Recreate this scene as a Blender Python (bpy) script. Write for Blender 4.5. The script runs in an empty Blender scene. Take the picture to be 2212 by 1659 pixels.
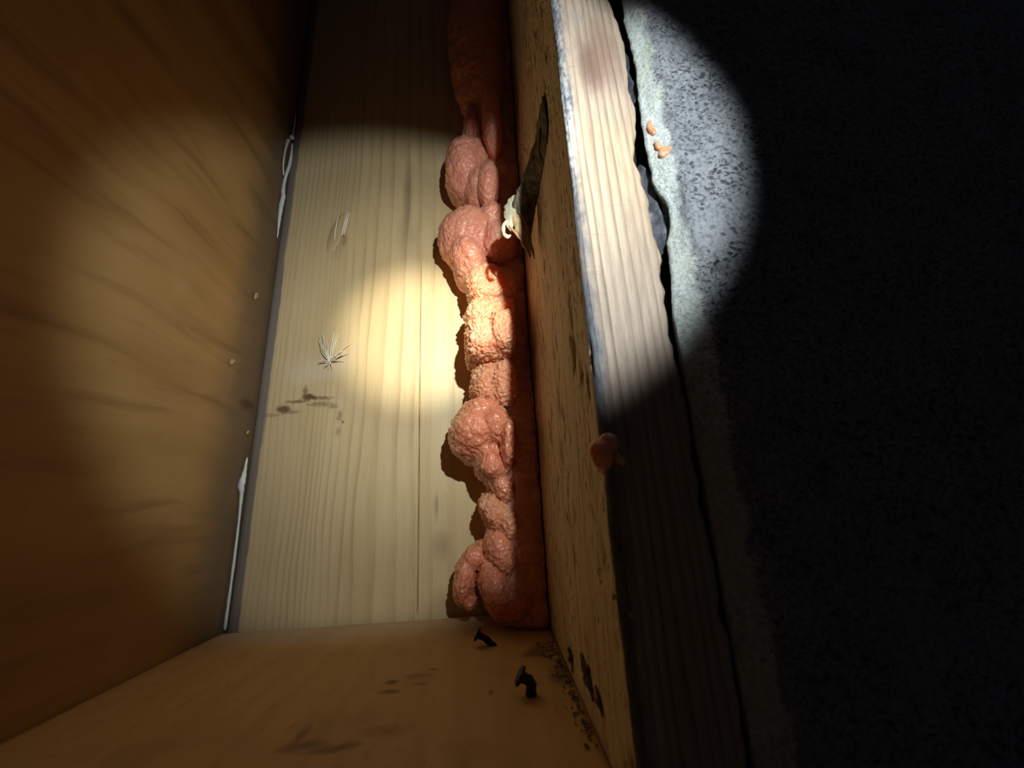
import bpy, bmesh, math, random
import numpy as np
from mathutils import Vector, Matrix, noise as mnoise

random.seed(7)
scene = bpy.context.scene
col = scene.collection
W = 0.286          # inner face of the timber plank (x); left panel face is x = 0, back board face is y = 0
S = -0.2595        # front edge of the timber plank (y); bottom board face is z = 0

# ------------------------------------------------------------------ camera
cd = bpy.data.cameras.new('camera')
cam = bpy.data.objects.new('camera', cd)
col.objects.link(cam)
cd.sensor_fit = 'HORIZONTAL'
cd.sensor_width = 36.0
cd.lens = 845.0 / 2212.0 * 36.0
cd.clip_start = 0.005
cd.clip_end = 20
RW = ((0.99765693, -0.03388738, 0.05943307),
      (-0.04767622, 0.27867888, 0.95920022),
      (-0.04906752, -0.95978629, 0.27641029))
cam.matrix_world = Matrix((
    (RW[0][0], -RW[0][1], -RW[0][2], 0.24299),
    (RW[1][0], -RW[1][1], -RW[1][2], -0.41031),
    (RW[2][0], -RW[2][1], -RW[2][2], 0.10259),
    (0, 0, 0, 1)))
cd.dof.use_dof = True
cd.dof.focus_distance = 0.36
cd.dof.aperture_fstop = 11.0
scene.camera = cam

# ------------------------------------------------------------------ world, torch, exposure
wd = bpy.data.worlds.new('dark_room')
scene.world = wd
wd.use_nodes = True
wd.node_tree.nodes['Background'].inputs[0].default_value = (0.8, 0.9, 1.0, 1)
wd.node_tree.nodes['Background'].inputs[1].default_value = 0.011


def torch(name, size_deg, blend, power, colour, radius, az=-18.0, el=0.7):
    l = bpy.data.lights.new(name, 'SPOT')
    l.spot_size = math.radians(size_deg)
    l.spot_blend = blend
    l.energy = power
    l.color = colour
    l.shadow_soft_size = radius
    o = bpy.data.objects.new(name, l)
    o.location = (0.321, -0.50, 0.262)
    az, el = math.radians(az), math.radians(el)
    d = Vector((math.sin(az) * math.cos(el), math.cos(az) * math.cos(el), math.sin(el)))
    o.rotation_euler = d.to_track_quat('-Z', 'Y').to_euler()
    col.objects.link(o)
    return o


torch('torch_beam', 2 * 31.0, 0.34, 4.6, (0.88, 0.96, 0.96), 0.0045)
torch('torch_halo', 2 * 25.0, 1.0, 4.3, (0.90, 0.96, 0.92), 0.0045)
torch('torch_hotspot', 2 * 11.0, 1.0, 20.0, (1.0, 0.97, 0.84), 0.0045, -16.8, 2.2)

scene.view_settings.view_transform = 'Standard'
scene.view_settings.look = 'None'
scene.view_settings.gamma = 1.0
scene.view_settings.use_curve_mapping = False
scene.view_settings.exposure = 0.0
scene.cycles.max_bounces = 8
scene.cycles.diffuse_bounces = 5


# ------------------------------------------------------------------ helpers: objects
def tag(o, label=None, cat=None, group=None, kind=None):
    if label: o['label'] = label
    if cat: o['category'] = cat
    if group: o['group'] = group
    if kind: o['kind'] = kind
    return o


def empty(name, loc):
    o = bpy.data.objects.new(name, None)
    o.location = loc
    o.empty_display_size = 0.02
    col.objects.link(o)
    return o


def obj(name, verts, faces, mats, parent=None, smooth=True, midx=None):
    """one mesh object from world-space vertices; its origin sits at the middle of its base"""
    v = np.asarray(verts, dtype=np.float64)
    lo, hi = v.min(0), v.max(0)
    org = np.array([(lo[0] + hi[0]) / 2, (lo[1] + hi[1]) / 2, lo[2]])
    me = bpy.data.meshes.new(name)
    f = [tuple(int(i) for i in q) for q in faces]
    me.from_pydata([tuple(p) for p in (v - org)], [], f)
    for m in (mats if isinstance(mats, (list, tuple)) else [mats]):
        me.materials.append(m)
    if midx is not None:
        me.polygons.foreach_set('material_index', np.asarray(midx, dtype=np.int32))
    if smooth:
        me.polygons.foreach_set('use_smooth', np.ones(len(f), dtype=bool))
    me.update()
    o = bpy.data.objects.new(name, me)
    col.objects.link(o)
    loc = Vector(org)
    if parent:
        o.parent = parent
        loc = loc - parent_world(parent)
    o.location = loc
    return o


def parent_world(p):
    v = Vector((0, 0, 0))
    while p:
        v = v + p.location
        p = p.parent
    return v


# ------------------------------------------------------------------ helpers: noise on arrays
_P = np.random.default_rng(3).permutation(256)
_P = np.concatenate([_P, _P, _P])
_G = np.random.default_rng(4).normal(size=(256, 3))
_G /= np.linalg.norm(_G, axis=1)[:, None]


def pnoise(p):
    p = np.asarray(p, dtype=np.float64)
    i = np.floor(p).astype(int)
    f = p - i
    u = f * f * f * (f * (f * 6 - 15) + 10)
    i &= 255
    out = 0
    for a in (0, 1):
        for b in (0, 1):
            for c in (0, 1):
                h = _P[_P[_P[(i[..., 0] + a) & 255] + ((i[..., 1] + b) & 255)] + ((i[..., 2] + c) & 255)] & 255
                g = _G[h]
                d = f - np.array([a, b, c])
                w = ((u[..., 0] if a else 1 - u[..., 0]) * (u[..., 1] if b else 1 - u[..., 1]) *
                     (u[..., 2] if c else 1 - u[..., 2]))
                out = out + w * (g * d).sum(-1)
    return out


def fbm(p, n=4, gain=0.5):
    s, a, q = 0, 1.0, np.asarray(p, dtype=np.float64)
    for k in range(n):
        s = s + a * pnoise(q + 17.3 * k)
        q = q * 2.03
        a *= gain
    return s


def sstep(a, b, x):
    t = np.clip((x - a) / (b - a), 0, 1)
    return t * t * (3 - 2 * t)


def bump_at(Y, Z, cy, cz, ry, rz):
    return np.exp(-(((Y - cy) / ry) ** 2 + ((Z - cz) / rz) ** 2))


# ------------------------------------------------------------------ helpers: shapes
def grid_faces(n, m, off=0, flip=False):
    i = np.arange(n - 1)[:, None] * m + np.arange(m - 1)[None, :] + off
    q = np.stack([i, i + m, i + m + 1, i + 1], -1).reshape(-1, 4)
    return q[:, ::-1] if flip else q


def slab(name, P, N, disp, thick, mats, parent=None, midx_fn=None):
    """closed slab: front grid P (n,m,3) displaced along N, flat back behind it by thick"""
    n, m = P.shape[:2]
    F = P + N * disp[..., None]
    Bk = P - N * thick
    V = np.concatenate([F.reshape(-1, 3), Bk.reshape(-1, 3)])
    nm = n * m
    a, b = P[1, 0] - P[0, 0], P[0, 1] - P[0, 0]
    flip = np.dot(np.cross(a, b), N.reshape(-1, 3)[0]) < 0
    fs = [grid_faces(n, m, 0, flip)]
    back = np.array([[nm, nm + m - 1, nm + nm - 1, nm + nm - m]])
    # rim
    loop = ([(0, j) for j in range(m)] + [(i, m - 1) for i in range(1, n)] +
            [(n - 1, j) for j in range(m - 2, -1, -1)] + [(i, 0) for i in range(n - 2, 0, -1)])
    ids = [i * m + j for i, j in loop]
    rim = []
    for k in range(len(ids)):
        p, q = ids[k], ids[(k + 1) % len(ids)]
        rim.append([p, q, q + nm, p + nm] if not flip else [q, p, p + nm, q + nm])
    fs.append(grid_faces(n, m, nm, not flip))
    fs.append(np.array(rim))
    return obj(name, V, np.concatenate(fs), mats, parent)


def tube(pts, ra, rb=None, up=(0, 0, 1), sides=8, seed=0, rough=0.0, freq=120.0):
    """lofted tube through pts; ra radius across, rb radius along the 'up' vector; closed rounded ends"""
    pts = [Vector(p) for p in pts]
    rb = rb or ra
    V, F = [], []
    n = len(pts)
    for i, p in enumerate(pts):
        t = (pts[min(i + 1, n - 1)] - pts[max(i - 1, 0)]).normalized()
        u = Vector(up)
        u = (u - t * u.dot(t))
        if u.length < 1e-5:
            u = t.orthogonal()
        u.normalize()
        w = t.cross(u)
        for s in range(sides):
            a = 2 * math.pi * s / sides
            q = p + w * (math.cos(a) * ra[i]) + u * (math.sin(a) * rb[i])
            if rough:
                q = q + (q - p) * (rough * mnoise.noise(q * freq + Vector((seed * 3.1, seed, 0))))
            V.append(q)
    for i in range(n - 1):
        for s in range(sides):
            s2 = (s + 1) % sides
            F.append((i * sides + s, i * sides + s2, (i + 1) * sides + s2, (i + 1) * sides + s))
    F.append(tuple(range(sides))[::-1])
    F.append(tuple((n - 1) * sides + s for s in range(sides)))
    return [tuple(v) for v in V], F


def resample(pts, rs, n):
    """Catmull-Rom through pts with radii"""
    P = [Vector(p) for p in pts]
    out, ro = [], []
    m = len(P) - 1
    for k in range(n):
        t = k / (n - 1) * m
        i = min(int(t), m - 1)
        f = t - i
        p0, p1, p2, p3 = P[max(i - 1, 0)], P[i], P[i + 1], P[min(i + 2, m)]
        out.append(0.5 * ((2 * p1) + (p2 - p0) * f + (2 * p0 - 5 * p1 + 4 * p2 - p3) * f * f +
                          (3 * p1 - p0 - 3 * p2 + p3) * f * f * f))
        ro.append(rs[i] * (1 - f) + rs[i + 1] * f)
    return out, ro


# ------------------------------------------------------------------ helpers: materials
class NT:
    def __init__(self, name):
        self.mat = bpy.data.materials.new(name)
        self.mat.use_nodes = True
        self.t = self.mat.node_tree
        self.bsdf = self.t.nodes['Principled BSDF']
        self.pos = self.t.nodes.new('ShaderNodeNewGeometry').outputs['Position']

    def new(self, typ, **kw):
        n = self.t.nodes.new(typ)
        for k, v in kw.items():
            setattr(n, k, v)
        return n

    def put(self, sock, v):
        if isinstance(v, bpy.types.NodeSocket):
            self.t.links.new(v, sock)
        elif v is not None:
            if isinstance(v, (tuple, list)) and len(v) == 3 and sock.type == 'RGBA':
                v = (*v, 1)
            sock.default_value = v

    def m(self, op, a, b=None, c=None, clamp=False):
        n = self.new('ShaderNodeMath', operation=op, use_clamp=clamp)
        self.put(n.inputs[0], a); self.put(n.inputs[1], b)
        if c is not None: self.put(n.inputs[2], c)
        return n.outputs[0]

    def v(self, op, a, b=None):
        n = self.new('ShaderNodeVectorMath', operation=op)
        self.put(n.inputs[0], a); self.put(n.inputs[1], b)
        return n.outputs[0]

    def xyz(self, vec=None):
        n = self.new('ShaderNodeSeparateXYZ')
        self.put(n.inputs[0], vec or self.pos)
        return n.outputs

    def comb(self, x, y, z):
        n = self.new('ShaderNodeCombineXYZ')
        for i, q in enumerate((x, y, z)): self.put(n.inputs[i], q)
        return n.outputs[0]

    def noise(self, scale, stretch=(1, 1, 1), detail=3, rough=0.5, dist=0.0, vec=None, off=(0, 0, 0)):
        n = self.new('ShaderNodeTexNoise')
        p = self.v('MULTIPLY', vec or self.pos, stretch)
        p = self.v('ADD', p, off)
        self.put(n.inputs['Vector'], p)
        n.inputs['Scale'].default_value = scale
        n.inputs['Detail'].default_value = detail
        n.inputs['Roughness'].default_value = rough
        n.inputs['Distortion'].default_value = dist
        return n.outputs['Fac']

    def voro(self, scale, stretch=(1, 1, 1), feature='F1', rnd=1.0, smooth=0.5, vec=None):
        n = self.new('ShaderNodeTexVoronoi', feature=feature)
        self.put(n.inputs['Vector'], self.v('MULTIPLY', vec or self.pos, stretch))
        n.inputs['Scale'].default_value = scale
        n.inputs['Randomness'].default_value = rnd
        if feature == 'SMOOTH_F1': n.inputs['Smoothness'].default_value = smooth
        return n.outputs['Distance']

    def ramp(self, fac, stops, interp='LINEAR'):
        n = self.new('ShaderNodeValToRGB')
        r = n.color_ramp
        r.interpolation = interp
        while len(r.elements) < len(stops): r.elements.new(0.5)
        for e, (p, c) in zip(r.elements, sorted(stops, key=lambda s: s[0])):
            e.position = p
            e.color = (c, c, c, 1) if isinstance(c, (int, float)) else (*c, 1)
        self.put(n.inputs[0], fac)
        return n.outputs[0]

    def map(self, x, a, b, c=0.0, d=1.0, smooth=True):
        n = self.new('ShaderNodeMapRange', interpolation_type='SMOOTHSTEP' if smooth else 'LINEAR')
        self.put(n.inputs[0], x)
        for i, q in enumerate((a, b, c, d)): n.inputs[i + 1].default_value = q
        return n.outputs[0]

    def mix(self, fac, a, b, mode='MIX'):
        n = self.new('ShaderNodeMix', data_type='RGBA', blend_type=mode)
        self.put(n.inputs[0], fac)
        self.put(n.inputs[6], a); self.put(n.inputs[7], b)
        return n.outputs[2]

    def spot(self, a, b, ca, cb, ra, rb, soft=0.5, wob=0.0, wscale=60.0):
        """soft elliptical mask around (ca, cb) in the plane of sockets a, b"""
        da = self.m('DIVIDE', self.m('SUBTRACT', a, ca), ra)
        db = self.m('DIVIDE', self.m('SUBTRACT', b, cb), rb)
        r = self.m('SQRT', self.m('ADD', self.m('MULTIPLY', da, da), self.m('MULTIPLY', db, db)))
        if wob:
            r = self.m('ADD', r, self.m('MULTIPLY', self.m('SUBTRACT', self.noise(wscale, detail=4), 0.5), wob))
        return self.map(r, 1.0 - soft, 1.0 + soft * 0.5, 1.0, 0.0)

    def bump(self, h, strength=0.4, dist=0.001, normal=None):
        n = self.new('ShaderNodeBump')
        n.inputs['Strength'].default_value = strength
        n.inputs['Distance'].default_value = dist
        self.put(n.inputs['Height'], h)
        if normal is not None: self.put(n.inputs['Normal'], normal)
        return n.outputs[0]

    def out(self, color, rough=0.7, normal=None, spec=0.3, **kw):
        b = self.bsdf
        self.put(b.inputs['Base Color'], color)
        self.put(b.inputs['Roughness'], rough)
        self.put(b.inputs['Specular IOR Level'], spec)
        if normal is not None: self.put(b.inputs['Normal'], normal)
        for k, q in kw.items(): self.put(b.inputs[k.replace('_', ' ')], q)
        return self.mat


def simple(name, c1, c2, scale, rough=0.7, bstr=0.4, bdist=0.0008, spec=0.3, stretch=(1, 1, 1), **kw):
    n = NT(name)
    f = n.noise(scale, stretch, detail=5, rough=0.6)
    return n.out(n.mix(n.map(f, 0.3, 0.7), c1, c2), rough, n.bump(f, bstr, bdist), spec, **kw)


def back_board_material():
    n = NT('pale_pine')
    x, y, z = n.xyz()
    # growth rings: fine and crowded by the left edge, wide towards the right
    warp = n.m('MULTIPLY', n.m('SUBTRACT', n.noise(1.0, (14, 1, 3.2), detail=2), 0.5), 0.020)
    warp2 = n.m('MULTIPLY', n.m('SUBTRACT', n.noise(1.0, (60, 1, 11), detail=2), 0.5), 0.004)
    xw = n.m('ADD', n.m('ADD', x, warp), warp2)
    lines = [0.0041, .0095, .014, .0194, .0257, .0329, .0397, .0466, .0543, .0602, .0657, .0702, .0739, .0803, .0886,
             .101, .1125, .131, .150, .1682, .1818, .202, .2328, .262]
    pick = [0, 3, 6, 9, 12, 14, 16, 18, 20, 22, 23]
    ph = n.ramp(n.m('DIVIDE', xw, 0.3), [(0.0, 0.0)] + [(lines[i] / 0.3, (i + 1) / 26.0) for i in pick] + [(1.0, 1.0)])
    fr = n.m('FRACT', n.m('MULTIPLY', ph, 26.0))
    ring = n.ramp(fr, [(0.0, 0.25), (0.10, 0.0), (0.55, 0.08), (0.86, 0.75), (0.95, 1.0), (1.0, 0.5)])
    fade = n.map(n.noise(1.0, (30, 1, 5), detail=3), 0.35, 0.65, 0.25, 1.0)
    fib = n.noise(1.0, (900, 100, 26), detail=4, rough=0.6)
    broad = n.noise(1.0, (22, 1, 4), detail=3)
    c = n.mix(n.map(broad, 0.3, 0.7), (0.63, 0.47, 0.235), (0.71, 0.545, 0.30))
    c = n.mix(n.m('MULTIPLY', n.m('MULTIPLY', ring, fade), 0.55), c, (0.30, 0.19, 0.085))
    c = n.mix(n.map(fib, 0.35, 0.75, 0.0, 0.22), c, (0.36, 0.24, 0.12))
    # grey weathering towards the left half
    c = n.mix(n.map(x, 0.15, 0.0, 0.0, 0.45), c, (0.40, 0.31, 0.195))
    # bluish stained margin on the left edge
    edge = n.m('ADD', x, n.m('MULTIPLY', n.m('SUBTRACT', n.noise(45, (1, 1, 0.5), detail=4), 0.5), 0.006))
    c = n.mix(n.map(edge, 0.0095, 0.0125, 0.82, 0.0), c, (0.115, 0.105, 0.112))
    # stains with their own shape: dark branched mark, cathedral figure, smudges
    def stain(ca, cb, ra, rb, amt, colr, soft=0.9, wob=1.2, ws=90.0):
        nonlocal c
        k = n.m('MULTIPLY', n.spot(x, z, ca, cb, ra, rb, soft, wob, ws), amt)
        c = n.mix(k, c, colr)
    brown = (0.085, 0.04, 0.018)
    stain(.053, .2140, .0075, .0042, .9, brown, .6, 1.5, 260)
    stain(.0285, .2020, .0075, .0050, .85, brown, .6, 1.5, 260)
    stain(.041, .2095, .012, .0020, .65, brown, .6, 1.5, 240)
    stain(.049, .2205, .0028, .0062, .6, brown, .6, 1.5, 240)
    stain(.067, .2125, .012, .0024, .6, brown, .6, 1.8, 260)
    stain(.066, .2060, .013, .0028, .5, brown, .6, 2.0, 260)
    stain(.036, .1985, .012, .0020, .45, brown, .6, 1.8, 260)
    stain(.018, .1960, .010, .0022, .35, brown, .6, 1.8, 260)
    stain(.078, .2030, .006, .0025, .45, brown, .6, 2.0, 260)
    stain(.086, .192, .003, .006, .5, (0.12, .07, .04), .8, 1.6, 200)
    stain(.090, .186, .0016, .0016, .8, (0.06, .03, .02), .8, .5, 200)
    stain(.086, .176, .003, .005, .4, (0.12, .07, .04), .8, 1.6, 200)
    stain(.058, .245, .034, .017, .35, (0.66, .58, .46), .9, 1.6, 40)
    stain(.150, .470, .006, .050, .45, (0.20, .13, .075), .9, .8, 25)
    stain(.150, .415, .014, .030, .28, (0.20, .13, .075), .9, .8, 25)
    stain(.187, .098, .0024, .015, .5, (0.17, .13, .10), .9, .8, 50)
    stain(.192, .060, .010, .014, .42, (0.27, .15, .075), .9, .8, 50)
    stain(.197, .010, .016, .012, .25, (0.27, .15, .075), .9, .8, 50)
    stain(.0660, .412, .0115, .030, .45, (0.34, .25, .15), .7, .6, 50)
    stain(.0765, .408, .0030, .010, .5, (0.16, .10, .06), .8, 1.0, 120)
    # pale greenish patch lower right: reflected light painted into the wood colour
    stain(.205, .190, .030, .06, .35, (0.60, .56, .38), .9, .5, 20)
    # specks
    sp = n.voro(95.0, (1, 0.2, 1))
    spm = n.m('MULTIPLY', n.map(sp, 0.03, 0.085, 1.0, 0.0), n.map(n.noise(22, detail=1), 0.55, 0.62))
    c = n.mix(n.m('MULTIPLY', spm, 0.65), c, (0.10, 0.07, 0.05))
    h = n.m('ADD', n.m('MULTIPLY', ring, -0.35), n.m('MULTIPLY', fib, 0.7))
    h2 = n.noise(1.0, (520, 200, 150), detail=2)
    patch = n.map(n.noise(16, detail=1), 0.45, 0.62)
    h = n.m('ADD', h, n.m('MULTIPLY', n.m('MULTIPLY', h2, patch), 0.9))
    return n.out(c, 0.5, n.bump(h, 0.35, 0.0006), 0.38)


def panel_material():
    n = NT('brown_plywood')
    x, y, z = n.xyz()
    w = n.m('MULTIPLY', n.m('SUBTRACT', n.noise(1.0, (1, 5, 9), detail=2), 0.5), 0.05)
    zw = n.m('ADD', z, w)
    p2 = n.comb(0.0, y, zw)
    g = n.noise(1.0, (1, 7, 62), detail=3, rough=0.55, vec=p2)
    g2 = n.noise(1.0, (1, 3, 20), detail=2, vec=p2)
    c = n.mix(n.map(g2, 0.3, 0.7), (0.30, 0.175, 0.058), (0.375, 0.23, 0.088))
    c = n.mix(n.map(g, 0.48, 0.75, 0.0, 0.55), c, (0.15, 0.075, 0.022))
    strk = n.m('MULTIPLY', n.map(n.noise(1.0, (1, 20, 120), detail=2, vec=p2), 0.60, 0.74),
               n.map(n.noise(9, detail=1), 0.45, 0.6))
    c = n.mix(n.m('MULTIPLY', strk, 0.22), c, (0.10, 0.045, 0.014))
    c = n.mix(n.m('MULTIPLY', n.map(n.noise(30, detail=4), 0.58, 0.75), 0.3), c, (0.42, 0.28, 0.14))
    # greyer margin where the panel meets the board: corner light and shade painted in
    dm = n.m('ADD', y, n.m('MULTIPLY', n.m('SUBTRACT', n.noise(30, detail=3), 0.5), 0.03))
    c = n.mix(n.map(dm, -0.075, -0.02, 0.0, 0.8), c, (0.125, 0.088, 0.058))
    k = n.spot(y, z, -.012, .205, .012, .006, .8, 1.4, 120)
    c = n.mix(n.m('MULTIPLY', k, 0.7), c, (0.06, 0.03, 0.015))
    return n.out(c, 0.62, n.bump(n.m('ADD', g, n.m('MULTIPLY', n.noise(1.0, (1, 25, 160), detail=2), 0.5)), 0.25, 0.0008), 0.25)


def bottom_board_material():
    n = NT('tan_joist_wood')
    x, y, z = n.xyz()
    g = n.noise(1.0, (90, 9, 1), detail=3)
    fine = n.noise(160, (1, 0.6, 1), detail=3)
    c = n.mix(n.map(g, 0.3, 0.7), (0.58, 0.385, 0.17), (0.64, 0.435, 0.205))
    c = n.mix(n.map(fine, 0.55, 0.8, 0.0, 0.35), c, (0.30, 0.18, 0.07))
    c = n.mix(n.map(n.noise(14, detail=3), 0.55, 0.7, 0.0, 0.3), c, (0.34, 0.21, 0.09))
    def stain(ca, cb, ra, rb, amt, colr=(0.10, .045, .015), wob=1.2, ws=120.0):
        nonlocal c
        c = n.mix(n.m('MULTIPLY', n.spot(x, y, ca, cb, ra, rb, .8, wob, ws), amt), c, colr)
    stain(.1795, -.1345, .0045, .0035, .75)
    stain(.1815, -.1470, .0065, .0030, .70)
    stain(.192, -.128, .010, .004, .35)
    stain(.2384, -.1572, .0015, .0035, .6)
    stain(.202, -.120, .004, .0022, .5)
    stain(.196, -.139, .006, .002, .4)
    stain(.155, -.193, .010, .004, .6)
    stain(.166, -.198, .010, .0035, .6)
    stain(.176, -.196, .006, .003, .55)
    stain(.150, -.184, .003, .009, .45)
    stain(.190, -.186, .012, .006, .3)
    stain(.2700, -.105, .010, .012, .65, (.07, .05, .035), 1.6, 90)
    stain(.2800, -.140, .007, .020, .6, (.07, .05, .035), 1.6, 90)
    # paler strip along the back board, the beam's lit strip painted in
    ed = n.m('ADD', y, n.m('MULTIPLY', n.m('SUBTRACT', n.noise(25, detail=3), 0.5), 0.02))
    c = n.mix(n.map(ed, -0.060, -0.035, 0.0, 0.5), c, (0.50, 0.40, 0.29))
    return n.out(c, 0.65, n.bump(fine, 0.3, 0.0006), 0.25)


def sill_inner_material():
    n = NT('pitted_sill_wood')
    x, y, z = n.xyz()
    g = n.noise(1.0, (1, 150, 9), detail=4, rough=0.6)
    b = n.noise(1.0, (1, 24, 4), detail=3)
    c = n.mix(n.map(b, 0.3, 0.7), (0.76, 0.60, 0.36), (0.86, 0.71, 0.46))
    c = n.mix(n.map(g, 0.45, 0.75, 0.0, 0.45), c, (0.28, 0.17, 0.07))
    warpv = n.v('ADD', n.pos, n.v('MULTIPLY', n.comb(n.noise(150), n.noise(157), n.noise(143)), (0.006, 0.006, 0.010)))
    pit = n.voro(185.0, (1, 1, 0.30), vec=warpv)
    pit2 = n.voro(420.0, (1, 1, 0.34), vec=warpv)
    zone = n.map(n.noise(1.0, (1, 26, 7), detail=3), 0.38, 0.60)
    zone2 = n.map(n.noise(1.0, (1, 40, 16), detail=3), 0.42, 0.58)
    pm = n.m('MULTIPLY', n.map(pit, 0.12, 0.34, 1.0, 0.0), zone)
    pm2 = n.m('MULTIPLY', n.map(pit2, 0.10, 0.36, 1.0, 0.0), zone2)
    pm = n.m('MAXIMUM', pm, n.m('MULTIPLY', pm2, 0.8))
    c = n.mix(n.m('MULTIPLY', pm, 0.66), c, (0.19, 0.12, 0.055))
    fine = n.noise(1.0, (1, 900, 200), detail=3)
    c = n.mix(n.map(fine, 0.4, 0.7, 0.0, 0.3), c, (0.40, 0.27, 0.12))
    h = n.m('SUBTRACT', n.m('ADD', n.m('MULTIPLY', g, 0.5), n.m('MULTIPLY', fine, 0.35)), pm)
    return n.out(c, 0.7, n.bump(h, 0.9, 0.0016), 0.25)


def sill_edge_material():
    n = NT('weathered_sill_edge')
    x, y, z = n.xyz()
    wob = n.m('MULTIPLY', n.m('SUBTRACT', n.noise(1.0, (75, 1, 5), detail=2), 0.5), 0.0075)
    u = n.m('ADD', n.m('SUBTRACT', x, W), wob)
    u = n.m('ADD', u, n.m('MULTIPLY', z, 0.012))
    fr = n.m('FRACT', n.m('MULTIPLY', u, 240.0))
    ring = n.ramp(fr, [(0.0, 0.5), (0.08, 0.0), (0.55, 0.05), (0.85, 0.7), (0.94, 1.0), (1.0, 0.6)])
    fade = n.map(n.noise(1.0, (200, 1, 7), detail=2), 0.3, 0.7, 0.3, 1.0)
    blot = n.noise(26, (1, 1, 0.35), detail=3)
    c = n.mix(n.map(blot, 0.35, 0.65), (0.39, 0.298, 0.232), (0.47, 0.368, 0.288))
    beam_warm = n.m('MULTIPLY', n.map(z, 0.27, 0.30, 0.35, 0.0), n.map(z, 0.17, 0.26, 0.0, 1.0))  # warm tone where the beam's bright centre falls, put into the colour
    c = n.mix(beam_warm, c, (0.45, 0.325, 0.165))
    c = n.mix(n.m('MULTIPLY', n.m('MULTIPLY', ring, fade), 0.75), c, (0.10, 0.06, 0.042))
    gr = n.noise(1.0, (900, 1, 60), detail=3, rough=0.6)
    c = n.mix(n.map(gr, 0.42, 0.70, 0.0, 0.35), c, (0.15, 0.11, 0.09))
    # fine saw ticks across the grain
    tick = n.m('MULTIPLY', n.map(n.noise(1.0, (60, 1, 900), detail=1), 0.62, 0.70), n.map(n.noise(40, detail=1), 0.5, 0.6))
    c = n.mix(n.m('MULTIPLY', tick, 0.35), c, (0.22, 0.15, 0.11))
    # purple brown stain and chalky rub near the top
    k = n.spot(x, z, .303, .322, .006, .020, .9, 1.0, 60)
    c = n.mix(n.m('MULTIPLY', k, 0.75), c, (0.11, 0.06, 0.05))
    k = n.spot(x, z, .310, .335, .012, .032, .9, 1.0, 60)
    c = n.mix(n.m('MULTIPLY', k, 0.65), c, (0.19, 0.11, 0.075))
    k = n.spot(x, z, .298, .356, .003, .009, .9, 1.2, 120)
    c = n.mix(n.m('MULTIPLY', k, 0.5), c, (0.34, 0.32, 0.28))
    # blue-grey mould along the inner arris
    ed = n.m('ADD', n.m('SUBTRACT', x, W), n.m('MULTIPLY', n.m('SUBTRACT', n.noise(1.0, (120, 1, 60), detail=5, rough=0.65), 0.5), 0.011))
    md = n.m('MULTIPLY', n.map(ed, 0.0010, 0.0072, 1.0, 0.0), n.map(n.noise(1.0, (40, 1, 22), detail=3), 0.30, 0.55, 0.55, 1.0))
    fl = n.noise(600, (1, 1, 0.45), detail=3)
    pale = n.m('MULTIPLY', n.map(fl, 0.35, 0.65), n.map(z, 0.21, 0.27, 0.25, 1.0))  # mould turns paler upward, its lit upper stretch put into the colour
    c = n.mix(n.m('MULTIPLY', md, 0.9), c, n.mix(pale, (0.055, 0.068, 0.098), (0.26, 0.285, 0.30)))
    h = n.m('ADD', n.m('MULTIPLY', ring, -0.5), n.m('MULTIPLY', n.noise(800, (1, 1, 0.3), detail=3), 0.8))
    return n.out(c, 0.6, n.bump(h, 0.6, 0.0007), 0.35)


def concrete_material():
    n = NT('pitted_concrete')
    x, y, z = n.xyz()
    b = n.noise(40, detail=5, rough=0.6)
    f = n.noise(520, detail=5, rough=0.7)
    c = n.mix(n.map(b, 0.3, 0.7), (0.19, 0.202, 0.235), (0.29, 0.305, 0.34))
    c = n.mix(n.map(f, 0.40, 0.62, 0.0, 0.45), c, (0.46, 0.48, 0.51))
    c = n.mix(n.map(f, 0.50, 0.30, 0.0, 0.55), c, (0.045, 0.047, 0.05))
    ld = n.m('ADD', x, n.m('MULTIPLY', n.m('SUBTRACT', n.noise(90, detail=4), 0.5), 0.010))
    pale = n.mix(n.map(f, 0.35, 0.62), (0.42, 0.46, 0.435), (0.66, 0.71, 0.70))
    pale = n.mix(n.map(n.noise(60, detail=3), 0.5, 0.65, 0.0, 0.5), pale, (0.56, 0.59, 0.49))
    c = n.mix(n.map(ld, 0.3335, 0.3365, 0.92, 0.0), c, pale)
    wv = n.v('ADD', n.pos, n.v('MULTIPLY', n.comb(n.noise(120), n.noise(127), n.noise(113)), (0.010, 0.010, 0.010)))
    p1 = n.voro(300.0, (0.55, 1, 1), vec=wv)
    p2 = n.voro(640.0, (0.55, 1, 1), vec=wv)
    z1 = n.m('MULTIPLY', n.map(n.noise(30, detail=4), 0.36, 0.60), n.map(x, 0.333, 0.342))
    z2 = n.m('MULTIPLY', n.map(n.noise(55, detail=4), 0.34, 0.58), n.map(x, 0.331, 0.339, 0.25, 1.0))
    pm = n.m('MAXIMUM', n.m('MULTIPLY', n.map(p1, 0.12, 0.34, 1.0, 0.0), z1), n.m('MULTIPLY', n.map(p2, 0.14, 0.36, 1.0, 0.0), z2))
    c = n.mix(n.m('MULTIPLY', pm, 0.78), c, (0.03, 0.032, 0.036))
    h = n.m('SUBTRACT', n.m('ADD', n.m('MULTIPLY', f, 1.1), n.m('MULTIPLY', b, 0.4)), n.m('MULTIPLY', pm, 0.9))
    return n.out(c, 0.85, n.bump(h, 1.0, 0.0016), 0.3)


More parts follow.
